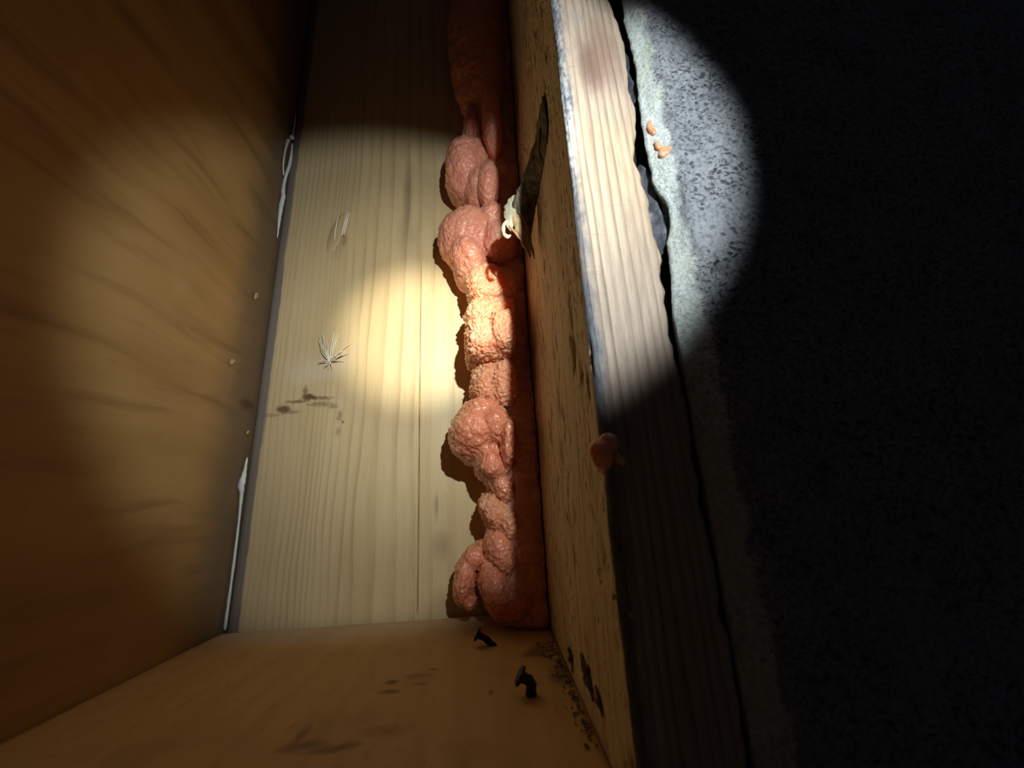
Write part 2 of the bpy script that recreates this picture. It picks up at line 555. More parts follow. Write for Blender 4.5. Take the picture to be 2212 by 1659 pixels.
def foam_material(name, base, dark, cell, bstr, rough, coat, sss=0.6, sc=0.014):
    n = NT(name)
    b = n.noise(70, detail=4)
    c = n.mix(n.map(b, 0.3, 0.7), base, dark)
    v1 = n.voro(cell, feature='SMOOTH_F1', smooth=0.7)
    v2 = n.voro(cell * 2.3, feature='SMOOTH_F1', smooth=0.7)
    nz = n.noise(cell * 0.5, detail=4)
    h = n.m('ADD', n.m('MULTIPLY', v1, -0.9), n.m('ADD', n.m('MULTIPLY', v2, -0.35), n.m('MULTIPLY', nz, 0.7)))
    return n.out(c, rough, n.bump(h, bstr, 0.0022), 0.45, Coat_Weight=coat, Coat_Roughness=0.25,
                 Subsurface_Weight=sss, Subsurface_Radius=(1.0, 0.42, 0.26), Subsurface_Scale=sc)


M = {}
M['pine'] = back_board_material()
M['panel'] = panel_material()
M['joist'] = bottom_board_material()
M['sill_in'] = sill_inner_material()
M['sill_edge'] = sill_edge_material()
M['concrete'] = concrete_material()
M['foam_smooth'] = foam_material('smooth_pink_foam', (0.84, 0.355, 0.235), (0.78, 0.30, 0.19), 250.0, 0.55, 0.40, 0.2)
M['foam_crumb'] = foam_material('crumbly_orange_foam', (0.84, 0.39, 0.22), (0.78, 0.30, 0.15), 280.0, 1.0, 0.45, 0.1, 0.7, 0.014)
M['foam_wet'] = foam_material('glossy_pink_foam', (0.79, 0.30, 0.17), (0.71, 0.24, 0.13), 210.0, 0.75, 0.28, 0.5)
M['foam_glow'] = foam_material('translucent_orange_foam', (0.86, 0.40, 0.22), (0.80, 0.31, 0.15), 280.0, 1.0, 0.45, 0.1, 0.8, 0.026)
M['foam_core'] = foam_material('shade_lifted_pink_foam', (0.86, 0.42, 0.27), (0.80, 0.36, 0.22), 210.0, 0.8, 0.45, 0.1, 0.5)  # paler copy of the foam colour, lifts the shaded side of the bead
M['caulk'] = simple('white_caulk', (0.72, 0.75, 0.74), (0.62, 0.66, 0.66), 120, 0.45, 0.3)
M['bark'] = simple('dark_bark', (0.06, 0.046, 0.032), (0.24, 0.19, 0.14), 260, 0.85, 0.8, 0.0015, stretch=(1, 1, 0.5))
M['splinter'] = simple('torn_wood', (0.50, 0.36, 0.20), (0.34, 0.21, 0.10), 300, 0.75, 0.6, 0.0008, stretch=(1, 1, 0.2))
M['chip'] = simple('pale_torn_wood', (0.50, 0.47, 0.36), (0.34, 0.30, 0.20), 320, 0.7, 0.6, 0.0008, stretch=(1, 1, 0.3))
M['gasket'] = simple('black_membrane', (0.030, 0.032, 0.042), (0.075, 0.078, 0.095), 240, 0.45, 0.6, 0.0008, 0.45)
M['gasket_black'] = simple('black_gasket', (0.008, 0.008, 0.009), (0.016, 0.015, 0.015), 200, 0.8, 0.5)
M['nail'] = simple('rusted_nail', (0.030, 0.022, 0.017), (0.055, 0.036, 0.022), 500, 0.55, 0.4, 0.0003, Metallic=0.4)
M['fibre'] = simple('pale_fibre', (0.86, 0.82, 0.70), (0.78, 0.72, 0.58), 300, 0.6, 0.1)
M['sliver'] = simple('dark_sliver', (0.07, 0.05, 0.033), (0.16, 0.115, 0.075), 300, 0.85, 0.5)
M['dust'] = simple('grey_dust', (0.24, 0.19, 0.13), (0.15, 0.11, 0.075), 400, 0.95, 0.5)
M['knot'] = simple('torn_knot_wood', (0.44, 0.345, 0.215), (0.33, 0.235, 0.14), 60, 0.55, 0.5, 0.001, stretch=(6, 1, 0.6))

# ------------------------------------------------------------------ large structure
# back board (rim joist): gently cupped, with a drying crack cut into its face
xs = np.concatenate([[0.0004, 0.0012, 0.0024, 0.004], np.arange(0.0055, 0.1655, 0.0022), np.arange(0.1655, 0.1740, 0.00035),
                     np.arange(0.1745, 0.33, 0.003)])
zs = np.arange(-0.03, 1.1, 0.005)
X, Z = np.meshgrid(xs, zs, indexing='ij')
P = np.stack([X, 0 * X, Z], -1)
N = np.zeros_like(P); N[..., 1] = -1
crack_x = 0.1690 + 0.0016 * pnoise(np.stack([Z * 6, 0 * Z, 0 * Z + 3.1], -1)) - 0.006 * (Z - 0.15)
open_ = sstep(0.42, 0.34, Z) * sstep(-0.01, 0.01, Z)
d = -0.0045 * np.exp(-((X - crack_x) / 0.00050) ** 2) * open_
d += 0.0006 * fbm(np.stack([X * 25, 0 * X, Z * 6], -1), 3)
d -= 0.0030 * np.exp(-(X / 0.0022))                    # eased left arris
d -= 0.0016 * bump_at(X, Z, 0.069, 0.417, 0.0075, 0.024)      # torn hollow around the knot
board = empty('rim_board', (0.165, 0.019, -0.03))
tag(board, 'wide pale pine board at the back with a bright light spot beside the foam', 'board')
slab('plank', P, N, d, 0.038, M['pine'], board)

# knot with lifted splinters
kn = []
def knot_patch():
    n, m = 26, 40
    A, Bv = np.meshgrid(np.linspace(-1, 1, n), np.linspace(-1, 1, m), indexing='ij')
    zc = 0.4185 + Bv * 0.027
    xc = 0.0675 + 0.0085 * A * np.sqrt(np.clip(1 - Bv ** 2 * 0.92, 0.05, 1)) + 0.0075 * Bv * 0.9
    r = np.clip(1 - A ** 2, 0, 1) * np.clip(1 - Bv ** 2, 0, 1)
    hgt = 0.0032 * r ** 0.6 + 0.0012 * r * fbm(np.stack([xc * 500, 0 * xc, zc * 60], -1), 3)
    PP = np.stack([xc, 0 * xc + 0.0004, zc], -1)
    NN = np.zeros_like(PP); NN[..., 1] = -1
    return slab('knot', PP, NN, hgt, 0.002, M['pine'], board)
tag(knot_patch(), 'lens-shaped torn knot')
for k, (x0, z0, x1, z1, r) in enumerate([(.074, .410, .0795, .447, .0008), (.0765, .412, .0815, .446, .0009), (.066, .405, .068, .441, .0007)]):
    pts, ra = resample([(x0, -.003, z0), ((x0 + x1) / 2 + .0008, -.0052, (z0 + z1) / 2), (x1, -.0022, z1)], [r * .6, r, r * .3], 9)
    v, f = tube(pts, ra, sides=6)
    obj('splinter', v, f, M['fibre'], board)

# plywood panel on the left
ys = np.arange(-0.62, 0.030, 0.006)
zs = np.arange(-0.03, 1.1, 0.007)
Y, Z = np.meshgrid(ys, zs, indexing='ij')
P = np.stack([0 * Y, Y, Z], -1)
N = np.zeros_like(P); N[..., 0] = 1
d = 0.0012 * fbm(np.stack([0 * Y, Y * 6, Z * 28], -1), 3) - 0.0012
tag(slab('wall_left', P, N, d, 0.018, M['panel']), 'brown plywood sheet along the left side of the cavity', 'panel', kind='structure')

# bottom board
xs = np.arange(0.001, W - 0.0005, 0.004); ys = np.arange(-0.62, -0.0012, 0.004)
X, Y = np.meshgrid(xs, ys, indexing='ij')
P = np.stack([X, Y, 0 * X], -1)
N = np.zeros_like(P); N[..., 2] = 1
d = 0.0008 * fbm(np.stack([X * 30, Y * 8, 0 * X], -1), 3)
d -= 0.003 * np.exp((Y + 0.0012) / 0.004)            # eased arris at the back
tag(slab('joist_board', P, N, d, 0.0285, M['joist']), 'tan board across the bottom with two nails driven in', 'board')

# timber plank: inner face, rounded arris, front edge, rough waney lower edge, underside
path = [(W, y) for y in np.arange(-0.001, S + 0.004, -0.0022)]
for a in np.linspace(0, 90, 7):
    r = 0.0030
    path.append((W + r - r * math.cos(math.radians(a)), S + r - r * math.sin(math.radians(a))))
path += [(x, S) for x in np.arange(W + 0.0040, W + 0.0335, 0.0010)]
for a in np.linspace(0, 90, 6):
    r = 0.0030
    path.append((W + 0.034 + r * math.sin(math.radians(a)), S + r - r * math.cos(math.radians(a))))
path += [(W + 0.037, y) for y in np.arange(S + 0.006, -0.02, 0.012)]
pa = np.array(path)
tg = np.gradient(pa, axis=0); tg /= np.linalg.norm(tg, axis=1)[:, None]
nr = np.stack([tg[:, 1], -tg[:, 0]], -1)
zs = np.arange(-0.12, 1.1, 0.0026)
n, m = len(pa), len(zs)
PX = pa[:, 0][:, None] + 0 * zs; PY = pa[:, 1][:, None] + 0 * zs; ZZ = zs[None, :] + 0 * PX
P = np.stack([PX, PY, ZZ], -1)
N = np.zeros_like(P); N[..., 0] = nr[:, 0][:, None]; N[..., 1] = nr[:, 1][:, None]
inner = (PX < W + 0.0005)
zone = sstep(-0.05, 0.25, pnoise(np.stack([0 * PX, PY * 26, ZZ * 6], -1)))
gouge = np.maximum(0, pnoise(np.stack([0 * PX, PY * 230, ZZ * 48], -1)) - 0.12)
d = np.where(inner, -0.0065 * gouge * zone, 0)
d += np.where(inner, 0.0006 * fbm(np.stack([0 * PX, PY * 300, ZZ * 22], -1), 3), 0.00025 * fbm(np.stack([PX * 600, PY * 9, ZZ * 20], -1), 2))
d += np.where(inner, -0.0055 * bump_at(PY, ZZ, -0.2265, 0.170, 0.0022, 0.010) - 0.004 * bump_at(PY, ZZ, -0.231, 0.182, 0.0016, 0.010)
              - 0.004 * bump_at(PY, ZZ, -0.132, 0.140, 0.004, 0.010) - 0.003 * bump_at(PY, ZZ, -0.17, 0.125, 0.004, 0.012), 0)
fuzz = np.exp(-((PX - W - 0.001) ** 2 + (PY - S - 0.001) ** 2) / 0.0025 ** 2)
d += 0.0007 * fuzz * fbm(np.stack([PX * 90, PY * 90, ZZ * 150], -1), 3)
low = sstep(W + 0.028, W + 0.0365, PX) * sstep(S + 0.03, S + 0.003, PY)
wav = 0.0035 * pnoise(np.stack([0 * ZZ, 0 * ZZ + .5, ZZ * 22], -1)) + 0.0022 * fbm(np.stack([0 * ZZ, 0 * ZZ, ZZ * 90], -1), 3)
wav += -0.0042 * np.exp(-((ZZ - 0.262) / 0.018) ** 2) + 0.0012 * np.exp(-((ZZ - 0.330) / 0.02) ** 2) - 0.006 * sstep(0.345, 0.40, ZZ)
V = P + N * d[..., None]
V[..., 0] += low * wav
Vf = V.reshape(-1, 3)
faces = grid_faces(n, m)
mid = (np.repeat(np.arange(n - 1), m - 1) >= np.argmax(pa[:, 1] < S + 0.0045)).astype(int)
# close the plank: end caps and the strip at the back
caps = [[i * m for i in range(n)], [i * m + m - 1 for i in range(n)][::-1]]
closing = [[(n - 1) * m + j, j, j + 1, (n - 1) * m + j + 1][::-1] for j in range(m - 1)]
allf = [list(q[::-1]) for q in faces] + caps + closing
sill = empty('timber_plank', (W + 0.019, -0.13, -0.12))
tag(sill, 'weathered wooden timber plank standing between pink foam and concrete, mould on its arris', 'plank')
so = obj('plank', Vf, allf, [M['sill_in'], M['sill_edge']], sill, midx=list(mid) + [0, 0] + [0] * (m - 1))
bmx = bmesh.new(); bmx.from_mesh(so.data); bmesh.ops.recalc_face_normals(bmx, faces=bmx.faces); bmx.to_mesh(so.data); bmx.free()

# concrete foundation on the right: ledge under the sill, rounded arris, front face
path = [(0.3380, y) for y in np.arange(-0.06, -0.24, -0.012)] + [(0.3380 - 0.0105 * t, -0.2420 - 0.0150 * t) for t in np.linspace(0, 0.95, 12)]
for a in np.linspace(0, 70, 8):
    r = 0.0025
    path.append((0.3275 + r - r * math.cos(math.radians(a)), -0.2570 - r * math.sin(math.radians(a))))
ex, ey = path[-1]
path += [(ex + (0.338 - ex) * t, ey + (-0.2655 - ey) * t) for t in np.linspace(0.12, 1, 8)]
path += [(x, -0.2655 - 0.003 * min(1, (x - 0.338) / 0.03)) for x in np.concatenate([np.arange(0.3394, 0.43, 0.0014), np.arange(0.432, 0.75, 0.006)])]
pa = np.array(path)
tg = np.gradient(pa, axis=0); tg /= np.linalg.norm(tg, axis=1)[:, None]
nr = np.stack([tg[:, 1], -tg[:, 0]], -1)
zs = np.concatenate([np.arange(-0.2, 0.05, 0.006), np.arange(0.05, 0.42, 0.0016), np.arange(0.42, 1.1, 0.008)])
n, m = len(pa), len(zs)
PX = pa[:, 0][:, None] + 0 * zs; PY = pa[:, 1][:, None] + 0 * zs; ZZ = zs[None, :] + 0 * PX
P = np.stack([PX, PY, ZZ], -1)
N = np.zeros_like(P); N[..., 0] = nr[:, 0][:, None]; N[..., 1] = nr[:, 1][:, None]
q = P
d = 0.0022 * fbm(q * 45, 3) + 0.0008 * fbm(q * np.array([260, 260, 260]), 3)
pit = np.maximum(0, pnoise(q * np.array([210, 210, 330])) - 0.22) * sstep(-0.1, 0.2, pnoise(q * 30 + 9))
d -= 0.0060 * pit * sstep(0.334, 0.348, PX)
d -= 0.006 * bump_at(PX, ZZ, 0.346, 0.193, 0.004, 0.004)
d *= np.where(PY > -0.2575, 0.1, 0.35 + 0.65 * sstep(0.329, 0.334, PX))
onledge = sstep(0.338, 0.331, PX) * sstep(-0.247, -0.252, PY)
shift = 0.0022 * pnoise(np.stack([0 * ZZ, 0 * ZZ + 4, ZZ * 26], -1)) + 0.0012 * fbm(np.stack([0 * ZZ, 0 * ZZ + 4, ZZ * 110], -1), 3)
shift += -0.0015 * np.exp(-((ZZ - .275) / .02) ** 2) + 0.0040 * np.exp(-((ZZ - .228) / .012) ** 4) - 0.0036 * sstep(.205, .165, ZZ)
V = P + N * d[..., None]
V[..., 0] += onledge * shift
V[..., 0] = np.maximum(V[..., 0], W + 0.0386)
back = np.array([[0.75, -0.06, zs[0]], [0.75, -0.06, zs[-1]]])
Vf = np.concatenate([V.reshape(-1, 3), back])
ff = [list(t[::-1]) for t in grid_faces(n, m)]
b0, b1 = n * m, n * m + 1
ff += [[j, j + 1, b1 if j >= m // 2 else b0] for j in range(m - 1)] + [[m // 2, b1, b0]]
ff += [[(n - 1) * m + j + 1, (n - 1) * m + j, b1 if j >= m // 2 else b0] for j in range(m - 1)] + [[(n - 1) * m + m // 2, b0, b1]]
ff += [[i * m, b0, (i + 1) * m] for i in range(n - 1)] + [[(i + 1) * m + m - 1, b1, i * m + m - 1] for i in range(n - 1)]
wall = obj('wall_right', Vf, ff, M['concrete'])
tag(wall, 'rough grey concrete foundation to the right of the timber plank', 'wall', kind='structure')
bmx = bmesh.new(); bmx.from_mesh(wall.data); bmesh.ops.recalc_face_normals(bmx, faces=bmx.faces); bmx.to_mesh(wall.data); bmx.free()


# ------------------------------------------------------------------ spray foam bead
LOBES = [
    # name, look, voxel, (large noise, fine noise), ellipsoids (centre, radii, tilt about y in degrees, boxiness)
    ('foam_lobe', 'foam_smooth', .0020, (.004, .0008), [
        ((.2483, -.035, .900), (.0465, .040, .200), 0), ((.2440, -.033, .690), (.0390, .040, .150), 0), ((.252, -.030, .600), (.028, .040, .075), 0)]),
    ('foam_lobe', 'foam_smooth', .0011, (.002, .0006), [((.2570, -.054, .528), (.0125, .026, .0540), -3)]),
    ('foam_lobe', 'foam_smooth', .0012, (.003, .0010), [
        ((.2263, -.030, .4720), (.0270, .040, .0450), 0), ((.2325, -.030, .535), (.0105, .026, .0400), 6), ((.2400, -.032, .440), (.018, .036, .030), 0)]),
    ('foam_lobe', 'foam_smooth', .0010, (.0015, .0006), [((.2505, -.056, .4330), (.0135, .022, .0290), 4)]),
    ('foam_lobe', 'foam_smooth', .0012, (.003, .0013), [
        ((.2270, -.030, .3790), (.0350, .042, .0360), 6), ((.2270, -.034, .3450), (.0200, .040, .0330), -24),
        ((.2535, -.048, .3890), (.0170, .025, .0220), 0), ((.2600, -.044, .3640), (.0220, .032, .0260), 0)]),
    ('foam_lobe', 'foam_glow', .0009, (.002, .0022), [((.2430, -.046, .3110), (.0205, .027, .0230), -6, .75), ((.262, -.038, .312), (.016, .026, .024), 0, .8)]),
    ('foam_lobe', 'foam_glow', .0009, (.002, .0024), [((.2400, -.048, .2760), (.0190, .028, .0165), 8, .75), ((.258, -.040, .277), (.018, .030, .022), 0, .8)]),
    ('foam_lobe', 'foam_crumb', .0009, (.002, .0026), [
        ((.2430, -.060, .2430), (.0190, .034, .0215), 0, .6), ((.2570, -.062, .2450), (.0120, .040, .0210), 0, .6), ((.2255, -.035, .2540), (.0055, .022, .0270), 0)]),
    ('foam_lobe', 'foam_crumb', .0010, (.0035, .0030), [((.2450, -.042, .2080), (.0190, .031, .0240), 12, .7), ((.258, -.044, .204), (.014, .036, .025), 0, .7)]),
    ('foam_lobe', 'foam_wet', .0011, (.003, .0014), [
        ((.2300, -.035, .1600), (.0275, .048, .0290), -8), ((.2440, -.037, .1320), (.0180, .042, .0240), -25),
        ((.2370, -.036, .1800), (.0220, .038, .0130), 0, .8), ((.2480, -.045, .165), (.016, .040, .024), 0)]),
    ('foam_lobe', 'foam_wet', .0010, (.002, .0016), [((.2575, -.055, .1480), (.0090, .034, .0260), 4)]),
    ('foam_lobe', 'foam_wet', .0009, (.002, .0020), [((.2520, -.040, .1120), (.0120, .032, .0200), -15), ((.2400, -.050, .118), (.0050, .012, .0060), 0)]),
    ('foam_lobe', 'foam_crumb', .0009, (.003, .0020), [((.2460, -.036, .0900), (.0140, .031, .0205), -22, .8), ((.2560, -.036, .0820), (.0120, .034, .0220), -10), ((.237, -.032, .094), (.0055, .020, .0130), 0)]),
    ('foam_lobe', 'foam_wet', .0009, (.002, .0016), [((.2490, -.040, .0580), (.0150, .031, .0240), -12), ((.2310, -.030, .0640), (.0038, .012, .0036), 30), ((.2360, -.032, .0620), (.0060, .014, .0060), 0)]),
    ('foam_lobe', 'foam_wet', .0009, (.002, .0016), [((.2160, -.028, .0350), (.0100, .030, .0210), 8), ((.2270, -.030, .0530), (.0110, .022, .0110), 30), ((.2210, -.034, .0190), (.0070, .020, .0060), 0)]),
    ('foam_lobe', 'foam_wet', .0010, (.002, .0016), [((.2440, -.042, .0300), (.0150, .031, .0270), -12), ((.2580, -.037, .0180), (.0220, .033, .0170), 0)]),
]


def ico(sub=3):
    b = bmesh.new()
    bmesh.ops.create_icosphere(b, subdivisions=sub, radius=1.0)
    v = np.array([tuple(p.co) for p in b.verts]); f = [tuple(p.index for p in q.verts) for q in b.faces]
    b.free()
    return v, f


ICO = ico()


def blob_mesh(ells, voxel, smooth_it=4):
    """union of ellipsoids as one continuous skin"""
    V, F = [], []
    for c, r, tilt, *box in ells:
        a = math.radians(tilt)
        q = np.sign(ICO[0]) * np.abs(ICO[0]) ** (box[0] if box else 1.0) * np.array(r)
        q = np.stack([q[:, 0] * math.cos(a) + q[:, 2] * math.sin(a), q[:, 1], -q[:, 0] * math.sin(a) + q[:, 2] * math.cos(a)], -1) + np.array(c)
        o = sum(len(k) for k in V)
        V.append(q)
        F += [tuple(i + o for i in t) for t in ICO[1]]
    V = np.concatenate(V)
    me = bpy.data.meshes.new('tmp'); me.from_pydata([tuple(p) for p in V], [], F)
    o = bpy.data.objects.new('tmp', me); col.objects.link(o)
    rm = o.modifiers.new('r', 'REMESH'); rm.mode = 'VOXEL'; rm.voxel_size = voxel
    sm = o.modifiers.new('s', 'SMOOTH'); sm.iterations = smooth_it; sm.factor = 0.5
    dg = bpy.context.evaluated_depsgraph_get()
    ev = o.evaluated_get(dg).to_mesh()
    n = len(ev.vertices)
    co = np.empty(n * 3); ev.vertices.foreach_get('co', co); co = co.reshape(-1, 3)
    no = np.empty(n * 3); ev.vertices.foreach_get('normal', no); no = no.reshape(-1, 3)
    fs = [tuple(p.vertices) for p in ev.polygons]
    o.evaluated_get(dg).to_mesh_clear()
    bpy.data.objects.remove(o); bpy.data.meshes.remove(me)
    return co, no, fs


def billow(p):
    return np.abs(pnoise(p)) * 2 - 0.4


def foam(name, look, voxel, amp, ells, parent, keep=True):
    co, no, fs = blob_mesh(ells, voxel)
    d = amp[0] * 1.3 * pnoise(co * 38) + amp[0] * 0.7 * billow(co * 75 + 5)
    d += amp[1] * (billow(co * 190) + 0.6 * billow(co * 400 + 3))
    co = co + no * d[:, None]
    if keep:       # foam flattens where it meets the boards
        co[:, 0] = np.minimum(co[:, 0], W - 0.0014)
        co[:, 1] = np.minimum(co[:, 1], -0.0014)
        co[:, 2] = np.maximum(co[:, 2], 0.0012)
    return obj(name, co, fs, M[look], parent)


bead = empty('spray_foam', (0.25, -0.03, 0.0))
tag(bead, 'lumpy pink-orange expanding foam bead running up the corner beside the timber plank', 'foam')
# core strip against the sill
core = []
for z in np.arange(0.012, 1.06, 0.022):
    t = sstep(0.15, 0.28, z)
    r = (0.050 * (1 - t) + 0.036 * t) * (1 + 0.10 * mnoise.noise(Vector((0, 0, z * 30))))
    core.append(((0.270, -0.014, z), (0.034, r, 0.030), 0))
tag(foam('foam_core', 'foam_core', .0018, (.006, .0016), core, bead), 'smooth shaded side against the plank')
for L in LOBES:
    foam(*L, bead)

# ------------------------------------------------------------------ small things
# foam drip on the front arris of the sill
drip = empty('foam_blob', (0.286, S - 0.004, 0.108))
tag(drip, 'small hardened brown-orange foam blob stuck on the front arris of the timber plank', 'foam')
foam('blob', 'foam_core', .0005, (.0006, .0004), [((.2845, S - .0030, .1160), (.0046, .0046, .0062), -15), ((.2880, S - .0032, .1205), (.0040, .0038, .0036), 20)], drip, False)
tag(foam('drip', 'foam_core', .0004, (.0005, .0004), [((.2905, S - .0018, .1158), (.0016, .0020, .0030), -25), ((.2925, S - .0016, .1135), (.0018, .0018, .0016), 0)], drip, False), 'pale torn foam tail')

# foam crumbs on the concrete
def crumb(label, c, ells):
    o = foam('foam_crumb', 'foam_wet', .0005, (.0006, .0006), [((c[0] + a, c[1] + b, c[2] + e), r, t) for a, b, e, r, t in ells], None, False)
    tag(o, label, 'foam crumb', 'foam crumbs on the concrete')
crumb('bright orange foam crumb stuck on the lit concrete edge', (.3325, -.2625, .2600),
      [(0, 0, 0, (.0030, .0020, .0040), 20), (-.0025, .0008, .0050, (.0012, .0012, .0036), -20), (.002, 0, .001, (.0022, .0018, .0024), 0)])
crumb('small dull orange foam smear on concrete close to the dark gap', (.3290, -.2600, .2790),
      [(0, 0, 0, (.0016, .0014, .0050), 5), (.001, -.0005, -.004, (.0014, .0014, .003), -10)])

# nails in the bottom board
def nail(label, entry, head, rh, rs, bend=None):
    e, h = Vector(entry), Vector(head)
    ax = (h - e).normalized()
    t = empty('nail', entry)
    tag(t, label, 'nail', 'nails in the bottom board')
    bend = Vector(bend) if bend else (e + h) / 2
    ax = (h - bend).normalized()
    pts, rr = resample([e + (e - bend).normalized() * 0.004, e, bend, h], [rs * .9, rs, rs, rs], 13)
    v, f = tube(pts, rr, sides=10, up=(0, 1, 0), rough=.3, freq=500)
    obj('shank', v, f, M['nail'], t)
    pts = [h - ax * .0004, h - ax * .0002, h + ax * .0008, h + ax * .0014, h + ax * .0016]
    v, f = tube(pts, [rh * .75, rh, rh, rh * .92, rh * .6], sides=14, up=(0, 1, 0), rough=.12, freq=300)
    obj('head', v, f, M['nail'], t)
nail('slim dark nail near the foot of the foam', (.2385, -.0850, .0008), (.2290, -.0848, .0072), .0046, .0023, (.2345, -.0850, .0042))
nail('thick bent dark nail nearer the front, beside the timber plank', (.2600, -.1640, .0008), (.2550, -.1640, .0092), .0050, .0029, (.2598, -.1640, .0062))

# caulk beads in the left corner
def caulk(label, strands):
    t = empty('caulk_bead', strands[0][0][-1])
    tag(t, label, 'caulk', 'caulk beads in the left corner')
    for i, (pts, rs, flat) in enumerate(strands):
        p, r = resample(pts, [q * 1.25 for q in rs], 44)
        v, f = tube(p, r, [q * flat for q in r], up=(1, 1, 0), sides=10, seed=i, rough=.35, freq=220)
        obj('strand', v, f, M['caulk'], t)
caulk('white caulk strand split in two, high up the left corner', [
    ([(.0035, -.0040, .548), (.0040, -.0040, .530), (.0036, -.0042, .512), (.0020, -.0050, .498), (.0012, -.0060, .478), (.0022, -.0058, .465),
      (.0014, -.0060, .448), (.0010, -.0050, .430), (.0010, -.0040, .408)], [.0012, .0018, .0022, .0019, .0022, .0030, .0026, .0018, .0004], .7),
    ([(.0010, -.0100, .546), (.0008, -.0120, .528), (.0008, -.0120, .508), (.0012, -.0090, .494)], [.0030, .0016, .0012, .0010], .6),
    ([(.0030, -.0040, .600), (.0030, -.0040, .575), (.0030, -.0040, .560)], [.0005, .0011, .0006], .7)])
tag(foam('caulk_dab', 'foam_smooth', .0006, (.0004, .0002), [((.0030, -.0062, .556), (.0032, .0030, .0034), 0)], None, False),
    'tiny white caulk dab above the split strand', 'caulk', 'caulk beads in the left corner').data.materials[0] = M['caulk']
caulk('long white caulk drip low in the left corner, with a pointed blob on top', [
    ([(.0016, -.0055, .1525), (.0016, -.0060, .145), (.0016, -.0065, .139), (.0014, -.0075, .132), (.0012, -.0080, .1265), (.0014, -.0065, .118),
      (.0016, -.0055, .104), (.0018, -.0050, .087), (.0020, -.0048, .0625), (.0020, -.0046, .039), (.0020, -.0046, .020), (.0018, -.0044, .007), (.0018, -.0044, .0015)],
     [.0009, .0016, .0022, .0034, .0040, .0022, .0014, .0013, .0015, .0016, .0017, .0018, .0014], .6)])

# caulk specks on the plywood
def speck(label, name, c, r, mat, cat, group):
    o = foam(name, 'foam_smooth', min(r) * .35, (min(r) * .5, min(r) * .3), [(c, r, 10), ((c[0], c[1] + r[1] * .9, c[2] + r[2] * .6), tuple(q * .6 for q in r), 0)], None, False)
    o.data.materials[0] = M[mat]
    tag(o, label, cat, group)
G = 'pale flecks stuck on the plywood'
speck('pale caulk fleck on the plywood level with the bright glow', 'caulk_fleck', (.0004, -.0262, .3194), (.0005, .0030, .0042), 'splinter', 'fleck', G)
speck('pale caulk fleck on the plywood, middle one of three', 'caulk_fleck', (.0004, -.0471, .2384), (.0005, .0032, .0028), 'splinter', 'fleck', G)
speck('pale caulk fleck on the plywood just above the long drip', 'caulk_fleck', (.0006, -.0085, .1770), (.0009, .0018, .0024), 'splinter', 'fleck', G)

# seed tuft resting on the board
tuft = empty('seed_tuft', (.0729, -.0015, .2526))
tag(tuft, 'pale star-shaped tuft of plant fibres clinging to the back board', 'fibre tuft')
rs_ = random.Random(5)
for k in range(34):
    a = math.radians(rs_.choice([rs_.uniform(95, 125), rs_.uniform(95, 125), rs_.uniform(60, 95), rs_.uniform(0, 45), rs_.uniform(-10, 20), rs_.uniform(180, 215), rs_.uniform(230, 320)]))
    up = 20 < math.degrees(a) < 140
    l = rs_.uniform(.016, .034) if up else rs_.uniform(.006, .017)
    lift = rs_.uniform(.0015, .008)
    p0 = Vector((.0729 + rs_.uniform(-.001, .001), -.0012, .2526 + rs_.uniform(-.001, .001)))
    p2 = p0 + Vector((math.cos(a) * l, -lift, math.sin(a) * l))
    p1 = (p0 + p2) / 2 + Vector((rs_.uniform(-.001, .001), -lift * .4, rs_.uniform(-.001, .001)))
    pts, rr = resample([p0, p1, p2], [.00060, .00045, .00018], 6)
    v, f = tube(pts, rr, sides=4)
    obj('fibre', v, f, M['fibre'], tuft)

# bark left on the sill, peeling off at its deep end into torn splinters
ROWS = [((0.2856, -0.2105, 0.3602), (0.2857, -0.2190, 0.3480)), ((0.2852, -0.1890, 0.3650), (0.2857, -0.2215, 0.3265)), ((0.2842, -0.176, 0.3590), (0.2857, -0.2135, 0.3192)),
        ((0.2775, -0.170, 0.3450), (0.2857, -0.1965, 0.3210)), ((0.2715, -0.160, 0.3340), (0.2857, -0.175, 0.3230)), ((0.2665, -0.152, 0.3239), (0.2845, -0.156, 0.3220)),
        ((0.2690, -0.147, 0.3083), (0.2815, -0.149, 0.3081)), ((0.2733, -0.143, 0.2932), (0.2784, -0.143, 0.2931))]
nA, nB = 70, 22
A = np.linspace(0, 1, nA)
T = np.linspace(0, 1, nB)
li = np.stack([np.interp(A, np.linspace(0, 1, 8), [r[0][k] for r in ROWS]) for k in range(3)], -1)
ri = np.stack([np.interp(A, np.linspace(0, 1, 8), [r[1][k] for r in ROWS]) for k in range(3)], -1)
li[:, 0] += 0.0022 * fbm(np.stack([A * 16, 0 * A, 0 * A], -1), 3); ri[:, 0] -= np.abs(0.0020 * fbm(np.stack([A * 16 + 40, 0 * A, 0 * A], -1), 3))
P = li[:, None, :] * (1 - T)[None, :, None] + ri[:, None, :] * T[None, :, None]
P[..., 0] = np.minimum(P[..., 0], W - 0.0004)
N = np.zeros_like(P); N[..., 1] = -0.94; N[..., 0] = -0.34
d = 0.0008 + 0.0022 * np.sin(T * math.pi)[None, :] + 0.0022 * fbm(np.stack([P[..., 0] * 160, P[..., 1] * 60, P[..., 2] * 110], -1), 4)
bark = tag(slab('bark', P, N, d, 0.0030, M['bark'], sill), 'dark strip of bark peeling off the wood')
